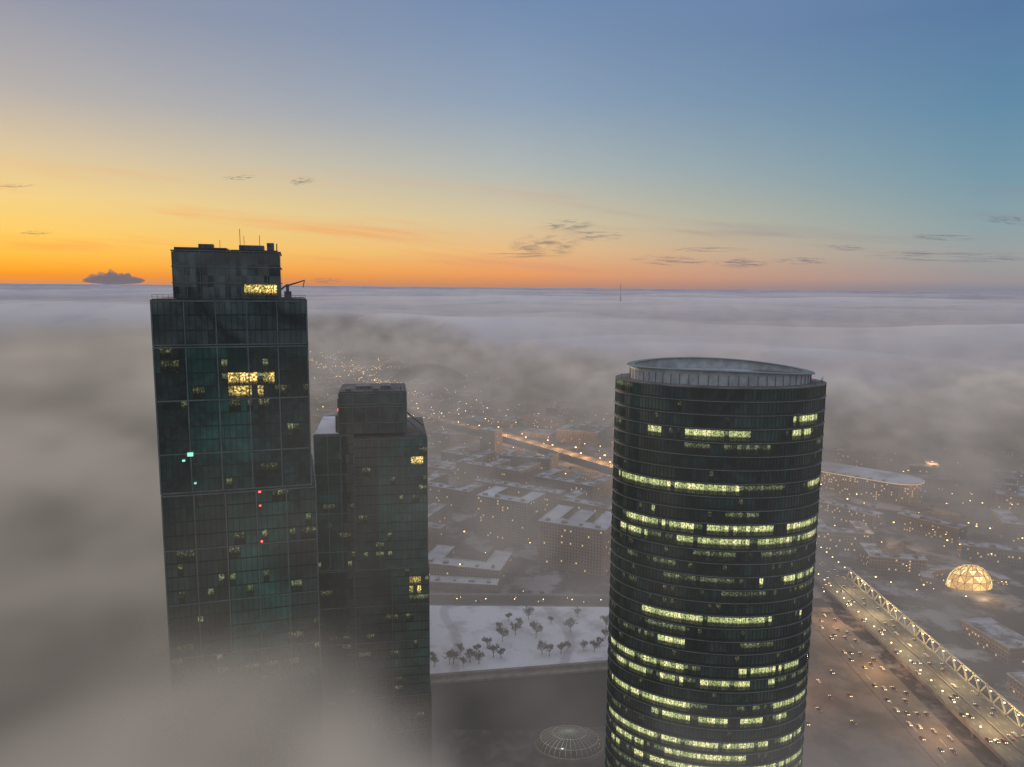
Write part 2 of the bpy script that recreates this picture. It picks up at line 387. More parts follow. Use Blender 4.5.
seg={2:[(.55,.85,.4)],3:[(-.70,-.60,1),(-.40,.20,1),(.58,.8,.3)],7:[(-.95,.12,.95),(.78,.98,.5)],10:[(-.92,.45,.8),(.6,1,.5)],11:[(-.92,-.1,.6),(-.1,.98,.95)],
 14:[(-.15,.4,.5),(.6,.95,.2)],17:[(-.72,.5,.7)],19:[(-.9,-.3,.2)],21:[(-.98,-.3,.7),(.2,.8,.3)],22:[(-.98,.3,.6),(.5,.95,.3)],24:[(-.98,.0,.5),(.2,.95,.35)],25:[(-.6,.7,.6)],27:[(-.98,.9,.6)],28:[(-.98,.3,.5)],29:[(-.95,.95,.7)],30:[(-.95,.95,.4)],31:[(-.9,.5,.5)]}
rnd=random.Random(5)
E0=ell(A_,B_,NP); E1=ell(A_+.22,B_+.22,NP); E2=ell(A_-.6,B_-.6,NP)
for i in range(38):
    zt=ZT-i*FH; zb=zt-FH
    pm=[]; run=0; lr=0
    base=(.007 if i<12 else .03)*rnd.choice([.2,.7,1,2.2])
    for k in range(NP):
        a=2*math.pi*(k+.5)/NP; xx=math.cos(a)
        v=0
        if math.sin(a)<.3:
            for (s0,s1,p) in seg.get(i,[]):
                if s0<=xx<=s1:
                    if lr==0:
                        lr=rnd.randint(5,15) if rnd.random()<p else -rnd.randint(1,4)
                    if lr>0: v=1 if rnd.random()<.9 else 2; lr-=1
                    else: v=2 if rnd.random()<.7 else 0; lr+=1
            if v==0:
                if run>0: run-=1; v=2 if rnd.random()<.75 else 3
                elif rnd.random()<base: run=rnd.randint(3,14); v=2
                elif rnd.random()<(.03 if i<12 else .10): v=3
                elif rnd.random()<.003: v=1
        pm.append(v)
    band('storey_glazing',E0,zb+1.05,zt,pm,['glassR','lit','litdim','litfaint'],rt,i)
    Vv,Ff_=ring_solid(E1,E2,zb,zb+1.05)
    mesh_obj('floor_spandrel',Vv,Ff_,['slab'],None,rt)
    Vv,Ff_=ring_solid(ell(A_+.42,B_+.42,NP),ell(A_+.2,B_+.2,NP),zb+.3,zb+.46)
    mesh_obj('floor_trim',Vv,Ff_,['trim'],None,rt)
zb=ZT-38*FH
o=band('lower_glazing',E0,0,zb,None,['glassR'],rt,50); o['kind']='stuff'
b=MB()
for (x_,y_) in ell(A_+.1,B_+.1,NP): b.bar((x_,y_,zb),(x_,y_,ZT),.09)
o=b.obj('mullions',['slab'],rt); o['kind']='stuff'
mesh_obj('roof',[(x_,y_,ZT+.3) for x_,y_ in E1]+[(x_,y_,ZT-.0) for x_,y_ in E1],[tuple(range(NP))]+[(i,(i+1)%NP,NP+(i+1)%NP,NP+i)[::-1] for i in range(NP)],['concrete'],None,rt)
def crown(x_,y_): return ZT+3.6+1.4*(1-(x_/31)**2)-.022*x_+.02*y_
Vv,Ff_=ring_solid(ell(28.6,17.6,60),ell(28.1,17.1,60),ZT+.3,crown)
mesh_obj('crown_wall',Vv,Ff_,['whitepanel'],None,rt)
Vv,Ff_=ring_solid(ell(29.8,18.8,120),ell(27.2,16.2,120),lambda a,b:crown(a,b)+.02,lambda a,b:crown(a,b)+.24)
mesh_obj('crown_rim',Vv,Ff_,['mull'],None,rt)
mesh_obj('crown_deck',[(x_,y_,ZT+2.0) for x_,y_ in ell(28.05,17.05,60)],[tuple(range(60))],['roofsnow'],None,rt)
post=None
for (x_,y_) in ell(28.75,17.75,60):
    if post is None:
        b=MB(); b.box(-.07,.07,-.07,.07,0,3.1); post=b.obj('crown_post',['steel'],rt,(x_,y_,ZT+.3)); 
    else:
        q=post.copy(); COL.objects.link(q); q.parent=rt; q.location=(x_,y_,ZT+.3)
for (x_,y_) in ((-31.6,-5),(-30,-9),(31.6,-4),(30,-8),(27,-12)):
    b=MB(); b.bar((x_,y_,ZT+.3),(x_,y_,ZT+2.2),.14); b.obj('aerial',['steel'],rt)

def rect_pts(x0,x1,y0,y1,px):
    pts=[]
    def seg_(a,b):
        L=math.hypot(b[0]-a[0],b[1]-a[1]); n=max(1,round(L/px))
        return [(a[0]+(b[0]-a[0])*i/n,a[1]+(b[1]-a[1])*i/n) for i in range(n)]
    c=[(x0,y0),(x1,y0),(x1,y1),(x0,y1)]
    for i in range(4): pts+=seg_(c[i],c[(i+1)%4])
    return pts
def block_tower(root,blocks,px,FH,lits,seedv,bay=5):
    rnd=random.Random(seedv)
    idx=0
    for bi,(x0,x1,y0,y1,zt,zb,kind) in enumerate(blocks):
        pts=rect_pts(x0,x1,y0,y1,px)
        nf=int(round((zt-zb)/FH)); fh=(zt-zb)/nf
        W_=x1-x0
        for i in range(nf):
            a=zt-i*fh; c_=a-fh
            n=len(pts); pm=[]; run=0
            dens_=rnd.choice([.2,.6,1,1.5])
            for k in range(n):
                p=pts[k]; q=pts[(k+1)%n]; mx_=(p[0]+q[0])/2; my=(p[1]+q[1])/2
                v=0
                if kind=='glass':
                    fx=int((mx_-x0)/(W_/bay)); fy=int((zt-a)/(fh*4))
                    if ((fx*7+fy*5+bi*3+seedv)%5) in (0,3): v=4
                    if my<=y0+.01:
                        for (lx0,lx1,lz0,lz1,p_,mi) in lits:
                            if lx0<=mx_<=lx1 and lz0<=(a+c_)/2<=lz1 and rnd.random()<p_: v=mi
                    if v in(0,4):
                        if run>0: run-=1; v=6
                        elif rnd.random()<.038*dens_: run=rnd.randint(0,2); v=6
                        elif rnd.random()<.005: v=2
                pm.append(v)
            if i<45 and a>60:
                if kind=='glass':
                    band('storey_glazing',pts,c_+.3,a,pm,['glassL','litwarm','litdim','litteal','glassT','litred','litfaint'],root,idx)
                    Vv,Ff_=ring_solid(rect_pts(x0-.08,x1+.08,y0-.08,y1+.08,99),rect_pts(x0+.4,x1-.4,y0+.4,y1-.4,99),c_,c_+.3)
                    mesh_obj('floor_spandrel',Vv,Ff_,['slab'],None,root)
                else:
                    band('plant_glazing',pts,c_+.3,a,[0]*n,['greyglass'],root,idx)
                    Vv,Ff_=ring_solid(rect_pts(x0-.1,x1+.1,y0-.1,y1+.1,99),rect_pts(x0+.4,x1-.4,y0+.4,y1-.4,99),c_,c_+.3)
                    mesh_obj('floor_spandrel',Vv,Ff_,['slab'],None,root)
            idx+=1
        b=MB(); nb_=bay
        for k in range(nb_+1):
            xx=x0+(x1-x0)*k/nb_; b.bar((xx,y0-.15,zb),(xx,y0-.15,zt),.38 if k in(0,nb_) else .34); b.bar((xx,y1+.15,zb),(xx,y1+.15,zt),.3)
        for k in range(1,nb_):
            yy=y0+(y1-y0)*k/nb_; b.bar((x0-.15,yy,zb),(x0-.15,yy,zt),.3); b.bar((x1+.15,yy,zb),(x1+.15,yy,zt),.3)
        zl=[zb+.3,zt-.3]; zq=zt-4*fh
        while kind=='glass' and zq>zb+8 and zq>100: zl.append(zq); zq-=4*fh
        for zz in zl:
            b.add(*ring_solid(rect_pts(x0-.22,x1+.22,y0-.22,y1+.22,99),rect_pts(x0+.2,x1-.2,y0+.2,y1-.2,99),zz-.2,zz+.2))
        b.obj('facade_frame',['mull'],root)
        b=MB()
        for k in range(1,len(pts)):
            p=pts[k]; b.bar((p[0],p[1]-.05 if p[1]<=y0+.01 else p[1],zb),(p[0],p[1]-.05 if p[1]<=y0+.01 else p[1],zt),.08)
        o=b.obj('mullions',['slab'],root); o['kind']='stuff'
        b=MB(); b.box(x0+.1,x1-.1,y0+.1,y1-.1,zt-.02,zt+.25); b.obj('roof',['roofdark'],root)
T1=empty('stepped_glass_tower',(-80,211,0),'tall dark glass skyscraper with rooftop plant block','tower')
T1.rotation_euler=(0,0,math.radians(16.5))
lits=[(-2.5,10.5,258,262.9,.9,1),(-1,9,254,258,.25,6),(-2.5,-1,262,267,1,2),(7,10,262,267,.8,2),(15,19,245,250,.5,2),(-15,-12,252,256,.5,2),(-15,-9,236,239,.6,2),(-21,21,195,206,.10,2),(14,18,200,203,.4,1),(-21,21,215,219,.08,2)]
block_tower(T1,[(-20.7,20.7,0,42,285.4,272.5,'plant'),(-20.7,20.7,0,42,272.4,230,'glass'),(-20.6,21.9,-.3,43,229.8,172,'glass'),(-20.7,22.0,0,42,171.8,0,'glass')],1.6,4.0,lits,3,5)
pts=rect_pts(-15.5,13.6,5,32,1.5)
for i in range(4): band('penthouse_glazing',pts,285.7+3.3*i,285.7+3.3*(i+1),[0]*len(pts),['greyglass'],T1,60+i)
b=MB()
for i in range(9):
    xx=-15.5+29.1*i/8; b.bar((xx,4.85,285.7),(xx,4.85,299.2),.2)
for zz in (290,294.6,299.1): b.add(*ring_solid(rect_pts(-15.8,13.9,4.7,32.3,99),rect_pts(-15.2,13.3,5.3,31.7,99),zz,zz+.3))
b.obj('penthouse_frame',['mull'],T1)
b=MB(); b.box(-15,-1,6,30,298.7,300.2); b.box(0,13,7,30,298.7,299.8); b.obj('penthouse_roof',['louvre'],T1)
pts=rect_pts(3.5,12.5,4.4,4.8,1.5)
band('penthouse_window',pts,286.8,289.8,[0]*len(pts),['litwarm'],T1,3)
b=MB(); b.box(2,9,12,20,299.85,301.4); b.obj('roof_cooling_unit',['steel'],T1)
b=MB(); b.box(-9,-5,10,14,300.2,301.4); b.obj('roof_cooling_unit',['steel'],T1)
b=MB(); b.box(10,12,8,11,299.85,302); b.obj('roof_cooling_unit',['steel'],T1)
for (xx,yy,z1,w) in ((2.5,10,306,.16),(3.6,10,304,.12),(-3,9,302.6,.12),(8,9,304.2,.14),(12.8,7.4,301.8,.3)):
    b=MB(); b.bar((xx,yy,299.6),(xx,yy,z1),w); b.obj('aerial',['steel'],T1)
b=MB()
for i in range(30):
    xx=-20.4+40.8*i/29; b.bar((xx,.3,285.6),(xx,.3,286.8),.08)
b.bar((-20.4,.3,286.8),(20.4,.3,286.8),.1); b.bar((-20.4,.3,286.2),(20.4,.3,286.2),.07)
b.obj('roof_railing',['steel'],T1)
b=MB(); b.bar((15.5,6,285.6),(15.5,6,290),.9); b.bar((15.3,6,289.5),(20.5,5.5,291.2),.5,0,.3); b.bar((20.4,5.5,291.2),(19.9,3,289.2),.25); b.box(14.5,16.6,5,7.2,285.6,287.9); b.bar((13.6,6,288.4),(15.4,6,289.8),.5)
b.obj('maintenance_crane',['steel'],T1)
for (xx,zz,s_,mt) in ((5.9,229.2,.35,'litred'),(5.9,225,.3,'litred'),(6.0,214,.3,'litred'),(-12.5,241.5,.75,'litteal'),(-14.3,239.8,.35,'litteal'),(-11.5,233,.3,'litteal')):
    b=MB(); b.box(xx-s_,xx+s_,-.9,-.45,zz-s_*.7,zz+s_*.7); b.obj('facade_lamp',[mt],T1)
T2=empty('lower_glass_tower',(-56.5,292,0),'lower dark glass tower with snowy terrace and rooftop plant','tower')
T2.rotation_euler=(0,0,math.radians(9.5))
lits2=[(16.5,21,216,221,.85,1),(15,22,204,214,.3,2),(-8,-6,200,203,1,2),(12,22,158,175,.4,2),(14,20,162,170,.5,1),(-20,20,176,180,.08,2)]
block_tower(T2,[(-22.3,-7,0,44,230.5,174,'glass'),(-6.9,22.3,-1.2,44,229,174,'glass'),(-22.8,22.8,.2,44,173.8,118,'glass'),(-22.3,23.5,-.6,44,117.8,0,'glass')],1.6,4.0,lits2,8,3)
b=MB(); b.box(-22,-12.6,.4,40,230.8,231.15); b.obj('terrace_snow',['snow'],T2)
pts=rect_pts(-12.5,14.3,1,26,1.5)
for i in range(4): band('plant_glazing',pts,230.7+4.1*i,230.7+4.1*(i+1),[0]*len(pts),['greyglass'],T2,70+i)
b=MB()
for i in range(6):
    xx=-12.5+26.8*i/5; b.bar((xx,.9,230.7),(xx,.9,247.1),.2)
for zz in (235,241.5,242.6,247): b.add(*ring_solid(rect_pts(-12.75,14.55,.75,26.25,99),rect_pts(-12.3,14.1,1.2,25.8,99),zz-.15,zz+.15))
b.obj('plant_block_frame',['mull'],T2)
b=MB(); b.box(-12.3,14.1,1.2,25.8,246.5,247.7); b.obj('plant_block_roof',['roofdark'],T2)
b=MB(); b.bar((13.5,3,247.7),(13.5,3,251),.2); b.bar((12,3,247.7),(12,3,249.6),.4); b.obj('aerial',['steel'],T2)
for (a_,b__,c__,d__,h_) in ((-6,0,8,14,1.3),(4,8,6,10,1.6),(-10,-8,3,6,1.0),(1,3,3,5,.9)):
    b=MB(); b.box(a_,b__,c__,d__,247.72,247.72+h_); b.obj('roof_cooling_unit',['steel'],T2)
b=MB()
for i in range(16): b.bar((-12+i*1.6,1,247.7),(-12+i*1.6,1,248.7),.07)
b.bar((-12,1,248.7),(13,1,248.7),.08)
b.obj('roof_railing',['steel'],T2)
b=MB(); b.bar((-12.7,1,230.8),(-12.7,1,245),.6); b.box(-14,-12.6,2,5,230.8,238)
b.obj('service_stair',['steel'],T2)
b=MB(); b.bar((14.5,0,236),(22,-.8,229.6),.6); b.obj('sloping_brace',['steel'],T2)
b=MB(); b.bar((14.5,20,236),(22,20,229.6),.6); b.obj('sloping_brace',['steel'],T2)
b=MB(); b.box(-12.95,-12.7,.4,.6,240,241.2); b.obj('beacon_lamp',['litred'],T2)
# ------------------------------------------------------------ generic buildings
def offset_poly(poly,d):
    n=len(poly); res=[]
    for i in range(n):
        p0=Vector(poly[i-1]);p1=Vector(poly[i]);p2=Vector(poly[(i+1)%n])
        e1=(p1-p0).normalized(); e2=(p2-p1).normalized()
        n1=Vector((e1.y,-e1.x)); n2=Vector((e2.y,-e2.x))
        bis=(n1+n2); bis=bis/ max(.2,bis.length_squared)*2
        res.append(tuple(p1+bis*d))
    return res
def bmesh_tri(o):
    bm=bmesh.new(); bm.from_mesh(o.data); bmesh.ops.triangulate(bm,faces=[f for f in bm.faces if len(f.verts)>4]); bm.to_mesh(o.data); bm.free()
def make_building(poly,h,wall,label,litp=.035,fh=3.3,sp=3.2,seedv=0,name='apartment_building',cat='building',group='buildings of the city district',rim=None,roofm='roofsnow'):
    rnd=random.Random(seedv)
    root=empty(name,(0,0,0),label,cat,group)
    n=len(poly)
    V=[(p[0],p[1],0) for p in poly]+[(p[0],p[1],h) for p in poly]
    F=[(i,(i+1)%n,n+(i+1)%n,n+i) for i in range(n)]
    kids=[mesh_obj('wall',V,F,[wall],None,root)]
    V=[];F=[];fm=[]
    nf=int((h-1.5)/fh)
    tb=MB()
    for i in range(n):
        a=Vector(poly[i]);b_=Vector(poly[(i+1)%n]); L=(b_-a).length; d=(b_-a)/L; nn_=Vector((d.y,-d.x))*.06
        nw=int((L-2)/sp)
        for k in range(nw):
            t0=(L-nw*sp)/2+k*sp+sp*.3; t1=t0+sp*.42
            for f in range(nf):
                z0=1.6+f*fh; z1=z0+fh*.52
                p=a+d*t0+nn_; q=a+d*t1+nn_; kx=len(V)
                V+=[(p.x,p.y,z0),(q.x,q.y,z0),(q.x,q.y,z1),(p.x,p.y,z1)]; F.append((kx,kx+1,kx+2,kx+3))
                fm.append(1 if rnd.random()<litp else 0)
    for zz in (4.4,h-4.2):
        tb.add(*ring_solid(offset_poly(poly,.25),offset_poly(poly,.0),zz,zz+.5))
    kids.append(tb.obj('string_course',['cornice'],root))
    if F:
        w=mesh_obj('windows',V,F,['winglass','winlit'],fm,root); w['kind']='stuff'; kids.append(w)
    o1=offset_poly(poly,.6); o2=offset_poly(poly,-.5)
    V=[(p[0],p[1],h-.5) for p in o1]+[(p[0],p[1],h+.6) for p in o1]+[(p[0],p[1],h+.6) for p in o2]+[(p[0],p[1],h+.15) for p in o2]
    F=[];fm=[]
    for i in range(n):
        j=(i+1)%n
        F+=[(i,j,n+j,n+i),(n+i,n+j,2*n+j,2*n+i),(2*n+i,2*n+j,3*n+j,3*n+i)]; fm+=[0,1,0]
    F.append(tuple(range(3*n,4*n))); fm.append(1)
    r=mesh_obj('roof',V,F,['cornice',roofm],fm,root); bmesh_tri(r); kids.append(r)
    if rim:
        tb=MB(); tb.add(*ring_solid(offset_poly(poly,.8),offset_poly(poly,.62),h-.2,h+.5)); kids.append(tb.obj('lit_roof_edge',[rim],root))
    L=math.hypot(poly[1][0]-poly[0][0],poly[1][1]-poly[0][1]); a=Vector(poly[0]); d=(Vector(poly[1])-a)/L; nn_=Vector((-d.y,d.x))
    k=max(1,int(L/16)) if L>15 else 0
    for i in range(k):
        c=a+d*(L*(i+.5)/k)+nn_*5.5; sx,sy,hh=rnd.uniform(1.2,3),rnd.uniform(1.2,2.6),rnd.uniform(1.5,3)
        b=MB(); b.box(c.x-sx,c.x+sx,c.y-sy,c.y+sy,h+.14,h+.14+hh,0,1)
        kids.append(b.obj('roof_stairhead',[wall,'roofsnow'],root))
    return root,kids
def bar_(w,d): return [(-w/2,-d/2),(w/2,-d/2),(w/2,d/2),(-w/2,d/2)]
def Lp(w,d,t): return [(-w/2,-d/2),(w/2,-d/2),(w/2,-d/2+t),(-w/2+t,-d/2+t),(-w/2+t,d/2),(-w/2,d/2)]
def Up(w,d,t): return [(-w/2,-d/2),(w/2,-d/2),(w/2,d/2),(w/2-t,d/2),(w/2-t,-d/2+t),(-w/2+t,-d/2+t),(-w/2+t,d/2),(-w/2,d/2)]
def Ep(w,d,t):
    return [(-w/2,-d/2),(w/2,-d/2),(w/2,d/2),(w/2-t,d/2),(w/2-t,-d/2+t),(t/2,-d/2+t),(t/2,d/2-6),(-t/2,d/2-6),(-t/2,-d/2+t),(-w/2+t,-d/2+t),(-w/2+t,d/2),(-w/2,d/2)]
def place(rk,x_,y_,rot): rk[0].location=(x_,y_,0); rk[0].rotation_euler=(0,0,math.radians(rot)); return rk
key=[]
def keyb(poly,h,wall,label,x_,y_,rot,**kw):
    place(make_building(poly,h,wall,label,**kw),x_,y_,rot); key.append((x_,y_,max(abs(c) for p in poly for c in p)*1.05))
keyb(Up(66,46,16),48,'wallA','tall beige apartment block with snowy roof and courtyard',0,842,-28,seedv=1,roofm='snow')
keyb(Ep(72,62,17),48,'wallA','large beige block with cornice beside the park',74,758,-24,seedv=2,roofm='snow')
keyb(Up(82,52,18),14,'wallB','low snow-roofed courtyard building by the embankment',-44,728,-14,seedv=3,roofm='snow')
keyb(bar_(66,14),9,'wallB','low long shed with snow-covered roof',-45,680,-6,seedv=4,roofm='snow')
keyb(Lp(52,40,15),26,'wallC','brown brick block among bare trees',-95,810,-20,seedv=5)
keyb(bar_(126,17),32,'wallA','long beige slab with snowy roofline',10,940,-30,seedv=6)
keyb(Lp(90,50,16),28,'wallA','long beige apartment building along the avenue',108,890,-35,seedv=7)
keyb(Up(90,68,16),30,'wallB','grey courtyard block with snowy roof',-78,965,-28,seedv=8)
keyb(Ep(110,60,16),30,'wallA','long beige winged block with snowy roof',-20,1075,-30,seedv=15)
pts=[(-84,-26),(56,-26)]+[(56+34*math.sin(t*math.pi/8),-26+34-34*math.cos(t*math.pi/8)) for t in range(1,8)]+[(56,42),(-84,42)]
keyb(pts,28,'wallB','rounded shopping centre with pale curved roof and lit edge',492,1040,-42,seedv=9,litp=.18,name='shopping_centre',rim='winlit',roofm='snow')
arc=[(42*math.cos(math.radians(t)),32*math.sin(math.radians(t))) for t in range(-5,190,15)]+[(33*math.cos(math.radians(t)),23*math.sin(math.radians(t))) for t in range(190,-6,-15)]
keyb(arc,7,'wallC','low curved arcade with rows of lit windows',452,702,0,seedv=16,litp=.7,name='curved_arcade')
keyb(bar_(80,20),18,'wallB','long office block with many lit windows',425,905,-55,seedv=10,litp=.16)
keyb(bar_(70,22),20,'wallC','long brown office block with lit windows',500,850,-55,seedv=11,litp=.16)
keyb(Up(60,44,14),22,'wallB','grey courtyard block beside the highway',375,815,-10,seedv=12,litp=.12)
keyb(bar_(26,50),14,'wallC','slab block beside the highway with lit stairs',398,570,8,seedv=13,litp=.14)
keyb(bar_(24,40),12,'wallC','brown block beside the elevated road',378,490,4,seedv=14,litp=.1)
keyb(bar_(60,18),16,'wallB','grey slab beyond the glowing dome',520,770,-20,seedv=17,litp=.2)
keyb(Lp(54,40,14),18,'wallC','brown corner block beyond the highway',400,745,-12,seedv=18,litp=.16)
variants=[]
vs=[(bar_(72,15),24,'wallA','long beige apartment slab with snow on the roof'),(bar_(56,15),26,'wallB','grey apartment slab with snow on the roof'),(Lp(62,46,14),22,'wallA','beige corner building with snowy roof'),
(Up(66,50,14),24,'wallC','brown courtyard building with snowy roof'),(Ep(80,50,13),22,'wallB','grey winged building with snowy roof'),(bar_(28,24),34,'wallA','beige tower block with snowy roof'),
(bar_(48,34),10,'wallB','low grey hall with snow-covered roof'),(bar_(34,14),14,'wallC','small brown building with snowy roof'),(Up(44,70,12),20,'wallA','deep beige courtyard block with patchy snow'),(Lp(80,30,12),30,'wallC','tall brown corner block with patchy snow')]
for i,(p,h,w,l) in enumerate(vs):
    rk=make_building(p,h,w,l,litp=.06,seedv=20+i); variants.append(rk)
used=[False]*len(variants)
avenue=[(-1000,3450),(-860,3130),(-500,2350),(-200,1592),(-23,1405),(159,1150),(300,960),(330,900)]
def seg_dist(p,a,b):
    ax,ay=a;bx,by=b; dx,dy=bx-ax,by-ay; t=max(0,min(1,((p[0]-ax)*dx+(p[1]-ay)*dy)/(dx*dx+dy*dy)))
    return math.hypot(p[0]-ax-t*dx,p[1]-ay-t*dy)
def av_dist(p): return min(seg_dist(p,avenue[i],avenue[i+1]) for i in range(len(avenue)-1))
def blocked(x_,y_,r=44):
    if x_>345: r=min(r,36)
    if av_dist((x_,y_))<r+16: return True
    if 285-r<x_<340+r-8 and y_<880: return True
    if y_<675+r-3 and x_<345: return True
    if abs(x_-435)<60+r*.5 and 590<y_<740: return True
    if abs(x_+260)<r+100 and abs(y_-2200)<r+60: return True
    for (kx,ky,kr) in key:
        if math.hypot(x_-kx,y_-ky)<kr+r-14: return True
    return False
rg=random.Random(12)
cands=[]
th=math.radians(-27)
for iu in range(-30,40):
    for iv in range(-10,50):
        u=iu*112+rg.uniform(-12,12); v=iv*84+rg.uniform(-10,10)
        x_=u*math.cos(th)-v*math.sin(th); y_=600+u*math.sin(th)+v*math.cos(th)
        if y_<430 or y_>3000: continue
        if abs(x_)>y_*.76: continue
        if fog_mask(x_,y_)>.8: continue
        if blocked(x_,y_): continue
        cands.append((x_,y_))
cands.sort(key=lambda c:c[1]); cands=cands[:260]
for (x_,y_) in cands:
    k=rg.choice([0,0,1,1,2,3,4,5,6,7,8,9,2,3,8,9])
    rot=-27+rg.choice([0,0,0,180,90])+rg.uniform(-9,9)
    q_=rg.uniform(1.05,1.4); sc_=(q_,q_*rg.uniform(.9,1.1),rg.uniform(.7,1.25))
    if not used[k]:
        used[k]=True; r=variants[k][0]; r.location=(x_,y_,0); r.rotation_euler=(0,0,math.radians(rot)); r.scale=sc_
    else:
        copy_tree(variants[k][0],variants[k][1],(x_,y_,0),math.radians(rot),sc_)
for k in range(len(variants)):
    if not used[k]: variants[k][0].location=(-140+k*60,1250,0)
# ------------------------------------------------------------ roads, river, park
def ribbon(name,pts,w,z,mat,kind='structure'):
    V=[];F=[]
    for i,p in enumerate(pts):
        a=Vector(pts[max(0,i-1)]);b_=Vector(pts[min(len(pts)-1,i+1)]); d=(b_-a).normalized(); nn_=Vector((-d.y,d.x))
        V+=[(p[0]+nn_.x*w/2,p[1]+nn_.y*w/2,z),(p[0]-nn_.x*w/2,p[1]-nn_.y*w/2,z)]
    for i in range(len(pts)-1): F.append((2*i,2*i+1,2*i+3,2*i+2))
    o=mesh_obj(name,V,F,[mat]); 
    if kind: o['kind']=kind
    return o
def resample(pts,step):
    res=[]
    for i in range(len(pts)-1):
        a=Vector(pts[i]);b_=Vector(pts[i+1]); n=max(1,int((b_-a).length/step))
        res+=[tuple(a.lerp(b_,k/n)) for k in range(n)]
    return res+[pts[-1]]
def chaikin(p,n=2):
    for _ in range(n):
        q=[p[0]]
        for i in range(len(p)-1):
            a=Vector(p[i]);c=Vector(p[i+1]); q+=[tuple(a.lerp(c,.25)),tuple(a.lerp(c,.75))]
        p=q+[p[-1]]
    return p
avs=chaikin(avenue,3)
ribbon('avenue_road',avs,24,9.0,'slush')
ribbon('avenue_verge_ground',avs,40,.03,'asphalt')
def street(a,b,w=14):
    ribbon('street_road',resample([a,b],60),w,.02+random.random()*.008,'asphalt')
street((-300,870),(330,640)); street((-120,1000),(300,800)); street((-60,660),(60,1000)); street((-400,1320),(200,1000)); street((330,1300),(900,900),18); street((330,1050),(700,800),18)
b=MB(); b.box(-1500,264,350,558,-.5,.08); o=b.obj('river_water',['water']); o['kind']='structure'
def qy(x_): return 526+.17*x_
V=[];F=[]
NX,NY=60,20
for j in range(NY+1):
    for i in range(NX+1):
        X_=-420+i*572/NX; Y_=qy(X_)+j*(632-qy(X_))/NY
        V.append((X_,Y_,3.0+2.2*smooth(j,2,14)+.5*noise.noise(Vector((X_/25,Y_/18,1)))*(1 if 0<j<NY else 0)))
for j in range(NY):
    for i in range(NX): p=j*(NX+1)+i; F.append((p,p+1,p+NX+2,p+NX+1))
m,nt=newmat('park_snow')
P=nt.new('ShaderNodeTexCoord').outputs['Object']
wv=nt.new('ShaderNodeTexWave'); nt.l.new(nt.vmath('MULTIPLY',P,(.3,1,1)),wv.inputs['Vector']); wv.inputs['Scale'].default_value=.012; wv.inputs['Distortion'].default_value=5; wv.inputs['Detail'].default_value=1; wv.inputs['Detail Scale'].default_value=.5
path=nt.mr(wv.outputs['Fac'],.97,.995,0,.5)
nn_=nt.noise(P,.04,6,.65)
c=nt.mix(nt.mr(nn_,.34,.54),(.60,.59,.60,1),(.90,.90,.91,1))
c=nt.mix(path,c,(.40,.39,.38,1))
out(nt,bsdf(nt,c,.9)); M['park']=m
o=mesh_obj('park_snow_ground',V,F,['park'],smoothf=True); o['kind']='structure'
b=MB()
a0=Vector((-420,qy(-420)-1.5,0)); a1=Vector((152,qy(152)-1.5,0))
dd=(a1-a0).normalized(); nn_=Vector((-dd.y,dd.x,0))
def wallbox(off0,off1,z0,z1):
    k=len(b.v)
    for zz in (z0,z1):
        for p in (a0+nn_*off0,a1+nn_*off0,a1+nn_*off1,a0+nn_*off1): b.v.append((p.x,p.y,zz))
    b.f+=[(k+3,k+2,k+1,k),(k+4,k+5,k+6,k+7),(k,k+1,k+5,k+4),(k+1,k+2,k+6,k+5),(k+2,k+3,k+7,k+6),(k+3,k,k+4,k+7)]; b.m+=[0]*6
wallbox(-1.2,1.6,0,4.1); wallbox(-7,-1.2,0,1.6)
o=b.obj('quay_wall',['concrete']); o['label']='long stone quay wall below the snowy park'; o['category']='wall'
b=MB(); b.box(-500,290,632,660,0,5.2); o=b.obj('embankment_ground',['concrete']); o['kind']='structure'
ribbon('embankment_road',[(-500,645),(290,645)],20,5.22,'asphalt')
b=MB(); b.box(152.5,261.9,400,631.9,0,2.2); o=b.obj('embankment_square',['slush']); o['kind']='structure'
b=MB(); b.box(262,290,250,631.9,0,2.4); o=b.obj('quayside_road',['slush']); o['kind']='structure'
b=MB()
for k in range(12): b.box(268+ (k%2)*10,268.3+(k%2)*10,420+k*16,428+k*16,2.41,2.415)
o=b.obj('lane_markings',['paint']); o['kind']='structure'
V=[];F=[]
for j in range(13):
    for i in range(61):
        X_=-600+i*750/60; Y_=345+j*9.2+ (6*noise.noise(Vector((X_/40,3,1)))+.1*X_*(1 if X_>0 else 0) if j==12 else 0)
        V.append((X_,Y_,(1.5+1.2*noise.noise(Vector((X_/30,Y_/20,5)))) if j<12 else -.2))
for j in range(12):
    for i in range(60): p=j*61+i; F.append((p,p+1,p+62,p+61))
M['scrub']=mat_noise('dark_bank_scrub',(.025,.024,.022),(.10,.10,.10),.08,.95,lo=.4,hi=.7)
o=mesh_obj('near_bank_ground',V,F,['scrub'],smoothf=True); o['kind']='structure'
HX0,HX1=300,331
b=MB(); b.box(HX0,HX1,260,900,6.5,8.0); b.box(HX0-.4,HX0,260,900,6.3,9.0,1); b.box(HX1,HX1+.4,260,900,6.3,9.0,1); b.box((HX0+HX1)/2-.4,(HX0+HX1)/2+.4,260,900,8.01,8.9,1)
o=b.obj('highway_bridge_road',['slush','concrete']); o['kind']='structure'
hb=empty('highway_lattice_parapet',(0,0,0),'cream steel lattice girder lining the elevated highway','bridge')
xx=HX1+1.4; hh_=18.0; w_=.95
b=MB(); y_=420
while y_<700:
    b.bar((xx,y_,8.2),(xx,y_+7,hh_),w_); b.bar((xx,y_+7,hh_),(xx,y_+14,8.2),w_); y_+=14
